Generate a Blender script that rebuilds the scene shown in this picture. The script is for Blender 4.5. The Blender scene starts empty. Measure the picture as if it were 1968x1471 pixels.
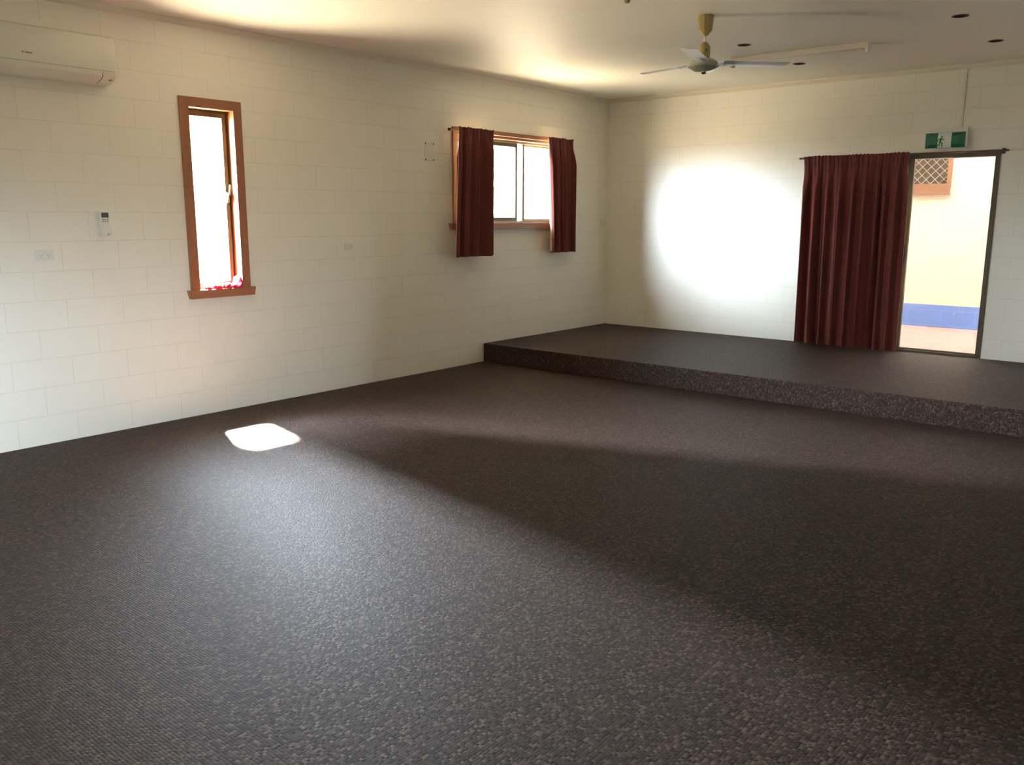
import bpy, bmesh, math, random
from mathutils import Vector, Matrix, Quaternion
rnd = random.Random(7)
PI = math.pi
scene = bpy.context.scene
COL = scene.collection

# ------------------------------------------------------------------ camera
F, YAW, PITCH, ROLL = 1651.64, 0.69065, -0.19054, 0.0020
CAM = Vector((6.22775, -9.43857, 1.57323))
cy, sy, cp, sp = math.cos(YAW), math.sin(YAW), math.cos(PITCH), math.sin(PITCH)
fw = Vector((-sy*cp, cy*cp, sp)); rt = Vector((cy, sy, 0)); up = rt.cross(fw)
cr, sr = math.cos(ROLL), math.sin(ROLL)
rt, up = cr*rt + sr*up, -sr*rt + cr*up
cam = bpy.data.cameras.new('camera'); cam_o = bpy.data.objects.new('camera', cam)
COL.objects.link(cam_o)
M = Matrix((rt, up, -fw)).transposed().to_4x4(); M.translation = CAM
cam_o.matrix_world = M
cam.sensor_fit = 'HORIZONTAL'; cam.sensor_width = 36; cam.lens = F/1968*36
cam.clip_start = 0.05
scene.camera = cam_o

# ------------------------------------------------------------------ materials
def new_mat(name):
    m = bpy.data.materials.new(name); m.use_nodes = True
    nt = m.node_tree; nt.nodes.clear()
    out = nt.nodes.new('ShaderNodeOutputMaterial')
    return m, nt, out
def node(nt, kind, **kw):
    n = nt.nodes.new(kind)
    for k, v in kw.items():
        if k.startswith('i_'):
            n.inputs[k[2:].replace('_', ' ')].default_value = v
        else: setattr(n, k, v)
    return n
def L(nt, a, b): nt.links.new(a, b)
def sock(nt, s, v):
    if isinstance(v, (int, float)): s.default_value = v
    else: L(nt, v, s)
def mth(nt, op, a, b=None, c=None):
    n = nt.nodes.new('ShaderNodeMath'); n.operation = op
    sock(nt, n.inputs[0], a)
    if b is not None: sock(nt, n.inputs[1], b)
    if c is not None: sock(nt, n.inputs[2], c)
    return n.outputs[0]
def mixc(nt, fac, a, b):
    n = nt.nodes.new('ShaderNodeMix'); n.data_type = 'RGBA'
    sock(nt, n.inputs[0], fac)
    for s, v in ((n.inputs[6], a), (n.inputs[7], b)):
        if isinstance(v, tuple): s.default_value = (*v, 1)
        else: L(nt, v, s)
    return n.outputs[2]
def pos(nt):
    g = nt.nodes.new('ShaderNodeNewGeometry'); s = nt.nodes.new('ShaderNodeSeparateXYZ')
    L(nt, g.outputs['Position'], s.inputs[0]); return g, s
def plain(name, col, rough=0.5, metal=0.0, spec=0.5, var=0.06, scale=9.0, bump=0.0, bscale=60.0, coat=0.0):
    m, nt, out = new_mat(name)
    b = node(nt, 'ShaderNodeBsdfPrincipled')
    tc = nt.nodes.new('ShaderNodeTexCoord')
    nz = node(nt, 'ShaderNodeTexNoise', i_Scale=scale, i_Detail=3.0); L(nt, tc.outputs['Object'], nz.inputs['Vector'])
    lo = tuple(c*(1-var) for c in col); hi = tuple(min(1, c*(1+var)) for c in col)
    L(nt, mixc(nt, nz.outputs['Fac'], lo, hi), b.inputs['Base Color'])
    b.inputs['Roughness'].default_value = rough; b.inputs['Metallic'].default_value = metal
    b.inputs['Specular IOR Level'].default_value = spec; b.inputs['Coat Weight'].default_value = coat
    if bump:
        n2 = node(nt, 'ShaderNodeTexNoise', i_Scale=bscale, i_Detail=2.0); L(nt, tc.outputs['Object'], n2.inputs['Vector'])
        bp = node(nt, 'ShaderNodeBump', i_Strength=bump, i_Distance=0.004); L(nt, n2.outputs['Fac'], bp.inputs['Height'])
        L(nt, bp.outputs[0], b.inputs['Normal'])
    L(nt, b.outputs[0], out.inputs[0]); return m

WALL_COL = (0.885, 0.862, 0.772)
def block_mat(name, axis, off, dado=False):
    """painted concrete block: 400 x 200 mm running bond, shallow tooled joints"""
    m, nt, out = new_mat(name)
    g, s = pos(nt)
    u = s.outputs[axis]; z = s.outputs[2]
    row = mth(nt, 'FLOOR', mth(nt, 'DIVIDE', z, 0.2))
    par = mth(nt, 'FLOORED_MODULO', row, 2.0)
    uu = mth(nt, 'SUBTRACT', mth(nt, 'SUBTRACT', u, off), mth(nt, 'MULTIPLY', par, 0.2))
    du = mth(nt, 'MULTIPLY', mth(nt, 'ABSOLUTE', mth(nt, 'SUBTRACT', mth(nt, 'FRACT', mth(nt, 'ADD', mth(nt, 'DIVIDE', uu, 0.4), 0.5)), 0.5)), 0.4)
    dz = mth(nt, 'MULTIPLY', mth(nt, 'ABSOLUTE', mth(nt, 'SUBTRACT', mth(nt, 'FRACT', mth(nt, 'ADD', mth(nt, 'DIVIDE', z, 0.2), 0.5)), 0.5)), 0.2)
    wob = node(nt, 'ShaderNodeTexNoise', i_Scale=3.0, i_Detail=2.0); L(nt, g.outputs['Position'], wob.inputs['Vector'])
    wfac = mth(nt, 'MULTIPLY_ADD', wob.outputs['Fac'], 0.005, 0.001)
    def groove(d):
        mr = nt.nodes.new('ShaderNodeMapRange'); mr.interpolation_type = 'SMOOTHSTEP'
        L(nt, d, mr.inputs['Value']); mr.inputs['From Min'].default_value = 0.0
        L(nt, wfac, mr.inputs['From Max']); return mr.outputs[0]
    h = mth(nt, 'MINIMUM', groove(du), groove(dz))
    fine = node(nt, 'ShaderNodeTexNoise', i_Scale=120.0, i_Detail=3.0); L(nt, g.outputs['Position'], fine.inputs['Vector'])
    und = node(nt, 'ShaderNodeTexNoise', i_Scale=2.2, i_Detail=2.0); L(nt, g.outputs['Position'], und.inputs['Vector'])
    hh = mth(nt, 'ADD', mth(nt, 'MULTIPLY', h, 0.8), mth(nt, 'ADD', mth(nt, 'MULTIPLY', fine.outputs['Fac'], 0.18), mth(nt, 'MULTIPLY', und.outputs['Fac'], 0.5)))
    bp = node(nt, 'ShaderNodeBump', i_Strength=0.4, i_Distance=0.003); L(nt, hh, bp.inputs['Height'])
    b = node(nt, 'ShaderNodeBsdfPrincipled', i_Roughness=0.40)
    b.inputs['Specular IOR Level'].default_value = 0.5
    base = mixc(nt, und.outputs['Fac'], tuple(c*0.97 for c in WALL_COL), tuple(min(1, c*1.03) for c in WALL_COL))
    base = mixc(nt, mth(nt, 'MULTIPLY', mth(nt, 'SUBTRACT', 1.0, h), 0.46), base, tuple(c*0.7 for c in WALL_COL))
    if dado:
        cream = mixc(nt, und.outputs['Fac'], (0.86, 0.80, 0.62), (0.90, 0.85, 0.70))
        blue = mixc(nt, und.outputs['Fac'], (0.125, 0.225, 0.54), (0.19, 0.30, 0.62))
        v = node(nt, 'ShaderNodeTexVoronoi', i_Scale=6.5); L(nt, g.outputs['Position'], v.inputs['Vector'])
        chip = mth(nt, 'LESS_THAN', v.outputs['Distance'], 0.09)
        blue = mixc(nt, mth(nt, 'MULTIPLY', chip, 0.8), blue, (0.8, 0.8, 0.85))
        base = mixc(nt, mth(nt, 'LESS_THAN', z, 0.466), cream, blue)
        base = mixc(nt, mth(nt, 'MULTIPLY', mth(nt, 'SUBTRACT', 1.0, h), 0.25), base, (0.6, 0.68, 0.85))
    L(nt, base, b.inputs['Base Color']); L(nt, bp.outputs[0], b.inputs['Normal'])
    L(nt, b.outputs[0], out.inputs[0]); return m

def carpet_mat(name, vertical=False):
    m, nt, out = new_mat(name)
    g, s = pos(nt)
    cmb = nt.nodes.new('ShaderNodeCombineXYZ')
    L(nt, mth(nt, 'MULTIPLY', s.outputs[0], 1.0), cmb.inputs[0]); L(nt, mth(nt, 'MULTIPLY', s.outputs[1], 1.0), cmb.inputs[1]); L(nt, s.outputs[2], cmb.inputs[2])
    v = node(nt, 'ShaderNodeTexVoronoi', i_Scale=88.0, i_Randomness=0.35); L(nt, cmb.outputs[0], v.inputs['Vector'])
    sep = nt.nodes.new('ShaderNodeSeparateColor'); L(nt, v.outputs['Color'], sep.inputs[0])
    nz = node(nt, 'ShaderNodeTexNoise', i_Scale=26.0, i_Detail=4.0, i_Roughness=0.7); L(nt, g.outputs['Position'], nz.inputs['Vector'])
    big = node(nt, 'ShaderNodeTexNoise', i_Scale=1.3, i_Detail=3.0); L(nt, g.outputs['Position'], big.inputs['Vector'])
    t = mth(nt, 'ADD', mth(nt, 'MULTIPLY', sep.outputs[0], 0.65), mth(nt, 'MULTIPLY', nz.outputs['Fac'], 0.37))
    ramp = nt.nodes.new('ShaderNodeValToRGB'); L(nt, t, ramp.inputs[0])
    e = ramp.color_ramp.elements
    e[0].position = 0.12; e[0].color = (0.011, 0.0066, 0.0048, 1)
    e[1].position = 0.92; e[1].color = (0.118, 0.077, 0.058, 1)
    k = e.new(0.45); k.color = (0.0345, 0.0205, 0.0148, 1)
    k = e.new(0.68); k.color = (0.048, 0.0290, 0.0212, 1)
    base = mixc(nt, mth(nt, 'MULTIPLY', big.outputs['Fac'], 0.25), ramp.outputs[0], (0.032, 0.0185, 0.0132))
    b = node(nt, 'ShaderNodeBsdfPrincipled', i_Roughness=0.6)
    b.inputs['Specular IOR Level'].default_value = 0.15
    b.inputs['Sheen Weight'].default_value = 0.0; b.inputs['Sheen Roughness'].default_value = 0.45
    b.inputs['Sheen Tint'].default_value = (0.85, 0.86, 0.9, 1)
    bp = node(nt, 'ShaderNodeBump', i_Strength=0.55, i_Distance=0.005); bp.invert = True
    L(nt, v.outputs['Distance'], bp.inputs['Height'])
    L(nt, base, b.inputs['Base Color']); L(nt, bp.outputs[0], b.inputs['Normal'])
    L(nt, b.outputs[0], out.inputs[0]); return m

def ceiling_mat():
    m, nt, out = new_mat('ceiling_paint')
    g, s = pos(nt)
    def line(sock_, period, off, w):
        f = mth(nt, 'FRACT', mth(nt, 'ADD', mth(nt, 'DIVIDE', mth(nt, 'SUBTRACT', sock_, off), period), 0.5))
        d = mth(nt, 'MULTIPLY', mth(nt, 'ABSOLUTE', mth(nt, 'SUBTRACT', f, 0.5)), period)
        mr = nt.nodes.new('ShaderNodeMapRange'); mr.interpolation_type = 'SMOOTHSTEP'
        L(nt, d, mr.inputs['Value']); mr.inputs['From Max'].default_value = w
        return mr.outputs[0]
    h = line(s.outputs[1], 1.2, -1.72, 0.005)
    und = node(nt, 'ShaderNodeTexNoise', i_Scale=1.6, i_Detail=2.0); L(nt, g.outputs['Position'], und.inputs['Vector'])
    bp = node(nt, 'ShaderNodeBump', i_Strength=0.3, i_Distance=0.004)
    L(nt, mth(nt, 'ADD', h, mth(nt, 'MULTIPLY', und.outputs['Fac'], 0.25)), bp.inputs['Height'])
    b = node(nt, 'ShaderNodeBsdfPrincipled', i_Roughness=0.55)
    b.inputs['Specular IOR Level'].default_value = 0.3
    c = (0.88, 0.85, 0.76)
    L(nt, mixc(nt, mth(nt, 'MULTIPLY', mth(nt, 'SUBTRACT', 1.0, h), 0.22), c, tuple(x*0.6 for x in c)), b.inputs['Base Color'])
    L(nt, bp.outputs[0], b.inputs['Normal']); L(nt, b.outputs[0], out.inputs[0]); return m

def wood_mat(name, c1, c2, axis=2):
    m, nt, out = new_mat(name)
    tc = nt.nodes.new('ShaderNodeTexCoord'); mp = nt.nodes.new('ShaderNodeMapping')
    sc = [40, 40, 40]; sc[axis] = 2.5; mp.inputs['Scale'].default_value = sc
    L(nt, tc.outputs['Object'], mp.inputs[0])
    nz = node(nt, 'ShaderNodeTexNoise', i_Scale=1.0, i_Detail=5.0, i_Distortion=0.6); L(nt, mp.outputs[0], nz.inputs['Vector'])
    b = node(nt, 'ShaderNodeBsdfPrincipled', i_Roughness=0.42)
    L(nt, mixc(nt, nz.outputs['Fac'], c1, c2), b.inputs['Base Color'])
    bp = node(nt, 'ShaderNodeBump', i_Strength=0.12, i_Distance=0.002); L(nt, nz.outputs['Fac'], bp.inputs['Height'])
    L(nt, bp.outputs[0], b.inputs['Normal']); L(nt, b.outputs[0], out.inputs[0]); return m

def glass_mat():
    m, nt, out = new_mat('window_glass')
    t = nt.nodes.new('ShaderNodeBsdfTransparent'); t.inputs[0].default_value = (0.97, 0.985, 0.975, 1)
    gl = node(nt, 'ShaderNodeBsdfGlossy', i_Roughness=0.02)
    fr = node(nt, 'ShaderNodeFresnel', i_IOR=1.5)
    mx = nt.nodes.new('ShaderNodeMixShader'); L(nt, fr.outputs[0], mx.inputs[0])
    L(nt, t.outputs[0], mx.inputs[1]); L(nt, gl.outputs[0], mx.inputs[2]); L(nt, mx.outputs[0], out.inputs[0]); return m

def cloth_mat(name, col, transl=0.15, tcol=None):
    m, nt, out = new_mat(name)
    g, s = pos(nt)
    nz = node(nt, 'ShaderNodeTexNoise', i_Scale=14.0, i_Detail=3.0); L(nt, g.outputs['Position'], nz.inputs['Vector'])
    wv = node(nt, 'ShaderNodeTexNoise', i_Scale=420.0, i_Detail=1.0); L(nt, g.outputs['Position'], wv.inputs['Vector'])
    c = mixc(nt, nz.outputs['Fac'], tuple(x*0.85 for x in col), tuple(x*1.12 for x in col))
    bp = node(nt, 'ShaderNodeBump', i_Strength=0.25, i_Distance=0.002); L(nt, wv.outputs['Fac'], bp.inputs['Height'])
    b = node(nt, 'ShaderNodeBsdfPrincipled', i_Roughness=0.8)
    b.inputs['Specular IOR Level'].default_value = 0.2
    b.inputs['Sheen Weight'].default_value = 0.15; b.inputs['Sheen Tint'].default_value = (0.9, 0.5, 0.45, 1)
    L(nt, c, b.inputs['Base Color']); L(nt, bp.outputs[0], b.inputs['Normal'])
    tr = nt.nodes.new('ShaderNodeBsdfTranslucent'); tr.inputs[0].default_value = (*(tcol or col), 1)
    mx = nt.nodes.new('ShaderNodeMixShader'); mx.inputs[0].default_value = transl
    L(nt, b.outputs[0], mx.inputs[1]); L(nt, tr.outputs[0], mx.inputs[2]); L(nt, mx.outputs[0], out.inputs[0]); return m

M_WL = block_mat('painted_block_left', 1, 0.406)
M_WB = block_mat('painted_block_back', 0, 0.0166)
M_WO = block_mat('painted_block_outside', 0, 0.05, dado=True)
M_WP = plain('painted_wall', WALL_COL, 0.45, var=0.02, scale=2)
M_CARPET = carpet_mat('carpet'); M_CEIL = ceiling_mat()
M_TRIM = plain('cornice_paint', (0.82, 0.76, 0.64), 0.45, var=0.02)
M_WOOD = wood_mat('stained_timber', (0.235, 0.090, 0.038), (0.34, 0.145, 0.068), 2)
M_WOODH = wood_mat('stained_timber_horizontal', (0.235, 0.090, 0.038), (0.34, 0.145, 0.068), 1)
M_WOODX = wood_mat('outside_timber', (0.15, 0.065, 0.030), (0.22, 0.105, 0.055), 0)
M_BRONZE = plain('bronze_aluminium', (0.085, 0.068, 0.040), 0.4, metal=0.25, var=0.1)
M_ALU = plain('grey_aluminium', (0.30, 0.27, 0.21), 0.4, metal=0.4)
M_GLASS = glass_mat()
M_CURT = cloth_mat('maroon_curtain', (0.135, 0.033, 0.028), 0.03, (0.25, 0.03, 0.025))
M_REDCL = cloth_mat('crimson_cloth', (0.50, 0.02, 0.06), 0.05)
M_LINING = cloth_mat('cream_lining', (0.80, 0.72, 0.58), 0.0)
M_WPL = plain('white_plastic', (0.80, 0.80, 0.74), 0.3, var=0.02)
M_ACPL = plain('air_conditioner_plastic', (0.82, 0.80, 0.70), 0.22, var=0.015)
M_GREYP = plain('grey_plastic', (0.25, 0.25, 0.22), 0.5)
M_DARK = plain('dark_slot', (0.018, 0.016, 0.013), 0.6)
M_LCD = plain('dark_display', (0.075, 0.085, 0.075), 0.25)
M_TAN = plain('tan_plastic', (0.36, 0.27, 0.10), 0.35)
M_FANW = plain('fan_white_enamel', (0.80, 0.83, 0.90), 0.28, var=0.02)
M_FANG = plain('fan_grey_enamel', (0.40, 0.44, 0.37), 0.16, metal=0.35, var=0.03, coat=0.5)
M_STEEL = plain('steel', (0.75, 0.75, 0.72), 0.2, metal=1.0)
M_BROWN = plain('brown_recess', (0.030, 0.018, 0.009), 0.5)
M_CAN = plain('downlight_can', (0.045, 0.028, 0.016), 0.35)
M_GREEN = plain('exit_green', (0.005, 0.13, 0.058), 0.12, var=0.08, coat=0.8)
M_PGREEN = plain('exit_pale_green', (0.30, 0.62, 0.45), 0.2)
M_EXWHITE = plain('exit_white', (0.82, 0.92, 0.84), 0.15, coat=0.6)
M_PAVE = plain('red_pavement', (0.44, 0.245, 0.215), 0.85, var=0.12, scale=5, bump=0.2)
M_LEAF = plain('dry_leaf', (0.30, 0.16, 0.10), 0.8)
M_SHED = plain('dark_shed_wall', (0.05, 0.055, 0.045), 0.8)
M_GRASS = plain('dry_ground', (0.32, 0.28, 0.17), 0.95, var=0.3, scale=3)

def dimming_mesh_mat():  # partly opaque sheet, added to cut the daylight through the small window
    m, nt, out = new_mat('dimming_mesh')
    t = nt.nodes.new('ShaderNodeBsdfTransparent'); d = nt.nodes.new('ShaderNodeBsdfDiffuse'); d.inputs[0].default_value = (0.05, 0.05, 0.05, 1)
    mx = nt.nodes.new('ShaderNodeMixShader'); mx.inputs[0].default_value = 0.62
    L(nt, t.outputs[0], mx.inputs[1]); L(nt, d.outputs[0], mx.inputs[2]); L(nt, mx.outputs[0], out.inputs[0]); return m
M_DIMMING_MESH = dimming_mesh_mat()
def roof_sheet():
    m, nt, out = new_mat('translucent_roof_sheet')
    tc = nt.nodes.new('ShaderNodeTexCoord')
    wv = node(nt, 'ShaderNodeTexWave', i_Scale=4.0); L(nt, tc.outputs['Object'], wv.inputs['Vector'])
    d = nt.nodes.new('ShaderNodeBsdfDiffuse'); d.inputs[0].default_value = (0.7, 0.7, 0.7, 1)
    t = nt.nodes.new('ShaderNodeBsdfTranslucent')
    L(nt, mixc(nt, wv.outputs['Fac'], (0.47, 0.48, 0.49), (0.58, 0.59, 0.60)), t.inputs[0])
    mx = nt.nodes.new('ShaderNodeMixShader'); mx.inputs[0].default_value = 0.22
    L(nt, d.outputs[0], mx.inputs[1]); L(nt, t.outputs[0], mx.inputs[2]); L(nt, mx.outputs[0], out.inputs[0]); return m
M_ROOF = roof_sheet()

# ------------------------------------------------------------------ mesh helpers
class MB:
    def __init__(s): s.bm = bmesh.new()
    def quad(s, *p):
        return s.bm.faces.new([s.bm.verts.new(q) for q in p])
    def box(s, x0, x1, y0, y1, z0, z1, bev=0.0, seg=2):
        b = bmesh.new(); bmesh.ops.create_cube(b, size=1.0)
        for v in b.verts:
            v.co = Vector((x0+(x1-x0)*(v.co.x+.5), y0+(y1-y0)*(v.co.y+.5), z0+(z1-z0)*(v.co.z+.5)))
        if bev: bmesh.ops.bevel(b, geom=b.edges[:], offset=bev, segments=seg, affect='EDGES', profile=0.5)
        s.merge(b); return s
    def merge(s, b, mat=None):
        if mat is not None: b.transform(mat)
        m = bpy.data.meshes.new('tmp'); b.to_mesh(m); b.free(); s.bm.from_mesh(m); bpy.data.meshes.remove(m)
    def prism(s, poly, axis, a, b, bev=0.0):
        """poly: 2D points in the two other axes (cyclic order), extruded along axis from a to b"""
        t = bmesh.new()
        def P(q, w):
            v = [0, 0, 0]; o = [i for i in range(3) if i != axis]; v[o[0]] = q[0]; v[o[1]] = q[1]; v[axis] = w; return v
        A = [t.verts.new(P(q, a)) for q in poly]; B = [t.verts.new(P(q, b)) for q in poly]
        n = len(poly); t.faces.new(A); t.faces.new(B[::-1])
        for i in range(n): t.faces.new((A[i], B[i], B[(i+1) % n], A[(i+1) % n]))
        bmesh.ops.recalc_face_normals(t, faces=t.faces[:])
        if bev: bmesh.ops.bevel(t, geom=t.edges[:], offset=bev, segments=2, affect='EDGES', profile=0.5)
        s.merge(t); return s
    def lathe(s, prof, c, n=40, axis='z', flip=1):
        """prof: (r, h) list"""
        rings = []
        for r, h in prof:
            ring = []
            for i in range(n):
                a = 2*PI*i/n
                if axis == 'z': q = (c[0]+r*math.cos(a), c[1]+r*math.sin(a), c[2]+h)
                elif axis == 'x': q = (c[0]+h, c[1]+r*math.cos(a), c[2]+r*math.sin(a))
                else: q = (c[0]+r*math.cos(a), c[1]+h, c[2]+r*math.sin(a))
                ring.append(s.bm.verts.new(q))
            rings.append(ring)
        fs = []
        for k in range(len(rings)-1):
            for i in range(n):
                j = (i+1) % n
                fs.append(s.bm.faces.new((rings[k][i], rings[k][j], rings[k+1][j], rings[k+1][i])))
        fs.append(s.bm.faces.new(rings[0][::-1])); fs.append(s.bm.faces.new(rings[-1]))
        bmesh.ops.recalc_face_normals(s.bm, faces=fs)
        return s
    def tube(s, pts, r, n=10):
        pts = [Vector(p) for p in pts]; rings = []
        for i, p in enumerate(pts):
            d = (pts[min(i+1, len(pts)-1)] - pts[max(i-1, 0)]).normalized()
            a = d.orthogonal().normalized(); b = d.cross(a)
            rings.append([s.bm.verts.new(p + r*(math.cos(2*PI*k/n)*a + math.sin(2*PI*k/n)*b)) for k in range(n)])
        fs = []
        for k in range(len(rings)-1):
            for i in range(n):
                j = (i+1) % n; fs.append(s.bm.faces.new((rings[k][i], rings[k][j], rings[k+1][j], rings[k+1][i])))
        fs.append(s.bm.faces.new(rings[0][::-1])); fs.append(s.bm.faces.new(rings[-1]))
        bmesh.ops.recalc_face_normals(s.bm, faces=fs); return s
    def build(s, name, mat, parent=None, smooth=False, angle=35, origin=None):
        me = bpy.data.meshes.new(name)
        if origin is not None: s.bm.transform(Matrix.Translation(-Vector(origin)))
        s.bm.normal_update()
        if smooth:
            for f in s.bm.faces: f.smooth = True
            for e in s.bm.edges:
                if len(e.link_faces) == 2 and e.calc_face_angle(0) > math.radians(angle): e.smooth = False
        s.bm.to_mesh(me); s.bm.free()
        me.materials.append(mat)
        o = bpy.data.objects.new(name, me); COL.objects.link(o)
        if origin is not None: o.location = origin
        if parent is not None:
            o.parent = parent
            # geometry is written in world space; undo the parent's base offset
            base = Vector((0, 0, 0)); p = parent
            while p is not None: base += p.location; p = p.parent
            o.location = (Vector(origin) if origin is not None else Vector((0, 0, 0))) - base
        return o
def thing(name, label, cat, loc, group=None):
    o = bpy.data.objects.new(name, None); COL.objects.link(o); o.location = loc
    o.empty_display_size = 0.05
    o['label'] = label; o['category'] = cat
    if group: o['group'] = group
    return o
def tag(o, label, cat, group=None):
    o['label'] = label; o['category'] = cat
    if group: o['group'] = group
    return o
def struct(o): o['kind'] = 'structure'; return o
def struct_root(name, loc):
    o = bpy.data.objects.new(name, None); COL.objects.link(o); o.location = loc; o['kind'] = 'structure'; return o

def wall(name, axis, w0, w1, u0, u1, z0, z1, holes, mat):
    """block wall between w0 (room face) and w1 (outer face) on the given normal axis, with rectangular openings (ua, ub, za, zb)"""
    us = sorted({u0, u1, *[h[0] for h in holes], *[h[1] for h in holes]}); zs = sorted({z0, z1, *[h[2] for h in holes], *[h[3] for h in holes]})
    inh = lambda u, z: any(h[0] < u < h[1] and h[2] < z < h[3] for h in holes)
    b = MB(); P = lambda w, u, z: (w, u, z) if axis == 0 else (u, w, z)
    nu, nz = len(us)-1, len(zs)-1
    solid = [[not inh((us[i]+us[i+1])/2, (zs[j]+zs[j+1])/2) for j in range(nz)] for i in range(nu)]
    for i in range(nu):
        for j in range(nz):
            if not solid[i][j]: continue
            a, c, d, e = us[i], us[i+1], zs[j], zs[j+1]
            b.quad(P(w0, a, d), P(w0, c, d), P(w0, c, e), P(w0, a, e)); b.quad(P(w1, a, d), P(w1, a, e), P(w1, c, e), P(w1, c, d))
            for di, dj, q in ((-1, 0, (a, d, a, e)), (1, 0, (c, d, c, e)), (0, -1, (a, d, c, d)), (0, 1, (a, e, c, e))):
                ii, jj = i+di, j+dj
                if not (0 <= ii < nu and 0 <= jj < nz and solid[ii][jj]):
                    b.quad(P(w0, q[0], q[1]), P(w0, q[2], q[3]), P(w1, q[2], q[3]), P(w1, q[0], q[1]))
    bmesh.ops.remove_doubles(b.bm, verts=b.bm.verts[:], dist=1e-5)
    bmesh.ops.recalc_face_normals(b.bm, faces=b.bm.faces[:])
    return struct(b.build(name, mat))

# ------------------------------------------------------------------ room shell
H = 3.012; SZ = 0.2024; XR = 7.4; YF = -11.4; SY = -2.40
W1 = (-5.792, -5.376, 0.985, 2.405)
W2 = (-2.82, -0.98, 1.49, 2.42)
DR = (2.62, 4.44, SZ, 2.197)
RW = (-10.70, -10.39, 1.08, 1.95)          # window beside the camera, in the right wall
wall('wall_left', 0, 0.0, -0.19, YF, 0.0, -0.10, H+0.1, [W1, W2], M_WL)
wall('wall_back', 1, 0.0, 0.19, -0.19, XR+0.19, -0.10, H+0.1, [DR], M_WB)
wall('wall_right', 0, XR, XR+0.19, YF, 0.0, -0.10, H+0.1, [RW], M_WP)
wall('wall_front', 1, YF, YF-0.19, -0.19, XR+0.19, -0.10, H+0.1, [], M_WP)
struct(MB().box(0, XR, YF, 0.0, -0.10, 0.0).build('floor', M_CARPET))

# stage
st = MB(); st.box(0.001, XR-0.001, SY, -0.001, 0.0005, SZ, bev=0.006)
tag(st.build('stage_platform', M_CARPET), 'low carpeted stage platform running along the back wall, dark maroon brown', 'stage')

# ceiling with real recesses cut for the downlights
DL = [(2.83, -2.24), (2.845, -1.06), (4.51, -2.262), (4.52, -1.10)]
DR_R = 0.052
xs = sorted({0.0, XR, *[round(c[0]+s*0.1, 4) for c in DL for s in (-1, 1)]}); ys = sorted({YF, 0.0, *[round(c[1]+s*0.1, 4) for c in DL for s in (-1, 1)]})
cb = MB()

# merge overlapping column bounds: work per downlight row/column grid
for i in range(len(xs)-1):
    for j in range(len(ys)-1):
        mx_, my_ = (xs[i]+xs[i+1])/2, (ys[j]+ys[j+1])/2
        if any(abs(mx_-c[0]) < 0.1 and abs(my_-c[1]) < 0.1 for c in DL): continue
        cb.quad((xs[i], ys[j], H), (xs[i], ys[j+1], H), (xs[i+1], ys[j+1], H), (xs[i+1], ys[j], H))
for c in DL:
    x0, x1, y0, y1 = c[0]-0.1, c[0]+0.1, c[1]-0.1, c[1]+0.1
    n = 32; circ = [(c[0]+DR_R*math.cos(2*PI*(k+.5)/n), c[1]+DR_R*math.sin(2*PI*(k+.5)/n)) for k in range(n)]
    def sq(k):
        a = 2*PI*(k+.5)/n; dx, dy = math.cos(a), math.sin(a); t = 0.1/max(abs(dx), abs(dy)); return (c[0]+dx*t, c[1]+dy*t)
    for k in range(n):
        k2 = (k+1) % n; p, q = sq(k), sq(k2)
        pts = [(*circ[k], H), (*circ[k2], H), (*q, H)]
        # insert the square's corner where the segment turns round it
        if abs(p[0]-q[0]) > 1e-6 and abs(p[1]-q[1]) > 1e-6:
            co = (x0 if p[0] < c[0] else x1, y0 if p[1] < c[1] else y1); pts.append((*co, H))
        pts.append((*p, H)); cb.quad(*pts)
bmesh.ops.remove_doubles(cb.bm, verts=cb.bm.verts[:], dist=1e-4)
bmesh.ops.recalc_face_normals(cb.bm, faces=cb.bm.faces[:])
for f in cb.bm.faces:
    if f.normal.z > 0: f.normal_flip()
struct(cb.build('ceiling', M_CEIL))
# roof deck above the ceiling, closed all round, with the eave overhanging the left wall
struct(MB().box(-0.80, XR+0.3, YF-0.4, 0.35, 3.13, 3.25).build('roof', M_SHED))
struct(MB().box(-0.80, -0.19, YF-0.4, 0.35, 2.95, 3.13).build('roof_eave', M_WP))

def cornice(name, axis):
    pr = [(0, 0), (0, -0.042), (0.008, -0.042), (0.040, -0.010), (0.040, 0)]
    b = MB()
    if axis == 1: b.prism([(p[0], H+p[1]) for p in pr], 1, YF, 0.0)
    else: b.prism([(-p[0], H+p[1]) for p in pr], 0, 0.0, XR)
    return struct(b.build(name, M_TRIM))
cornice('trim_1', 1); cornice('trim_2', 0)

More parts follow.
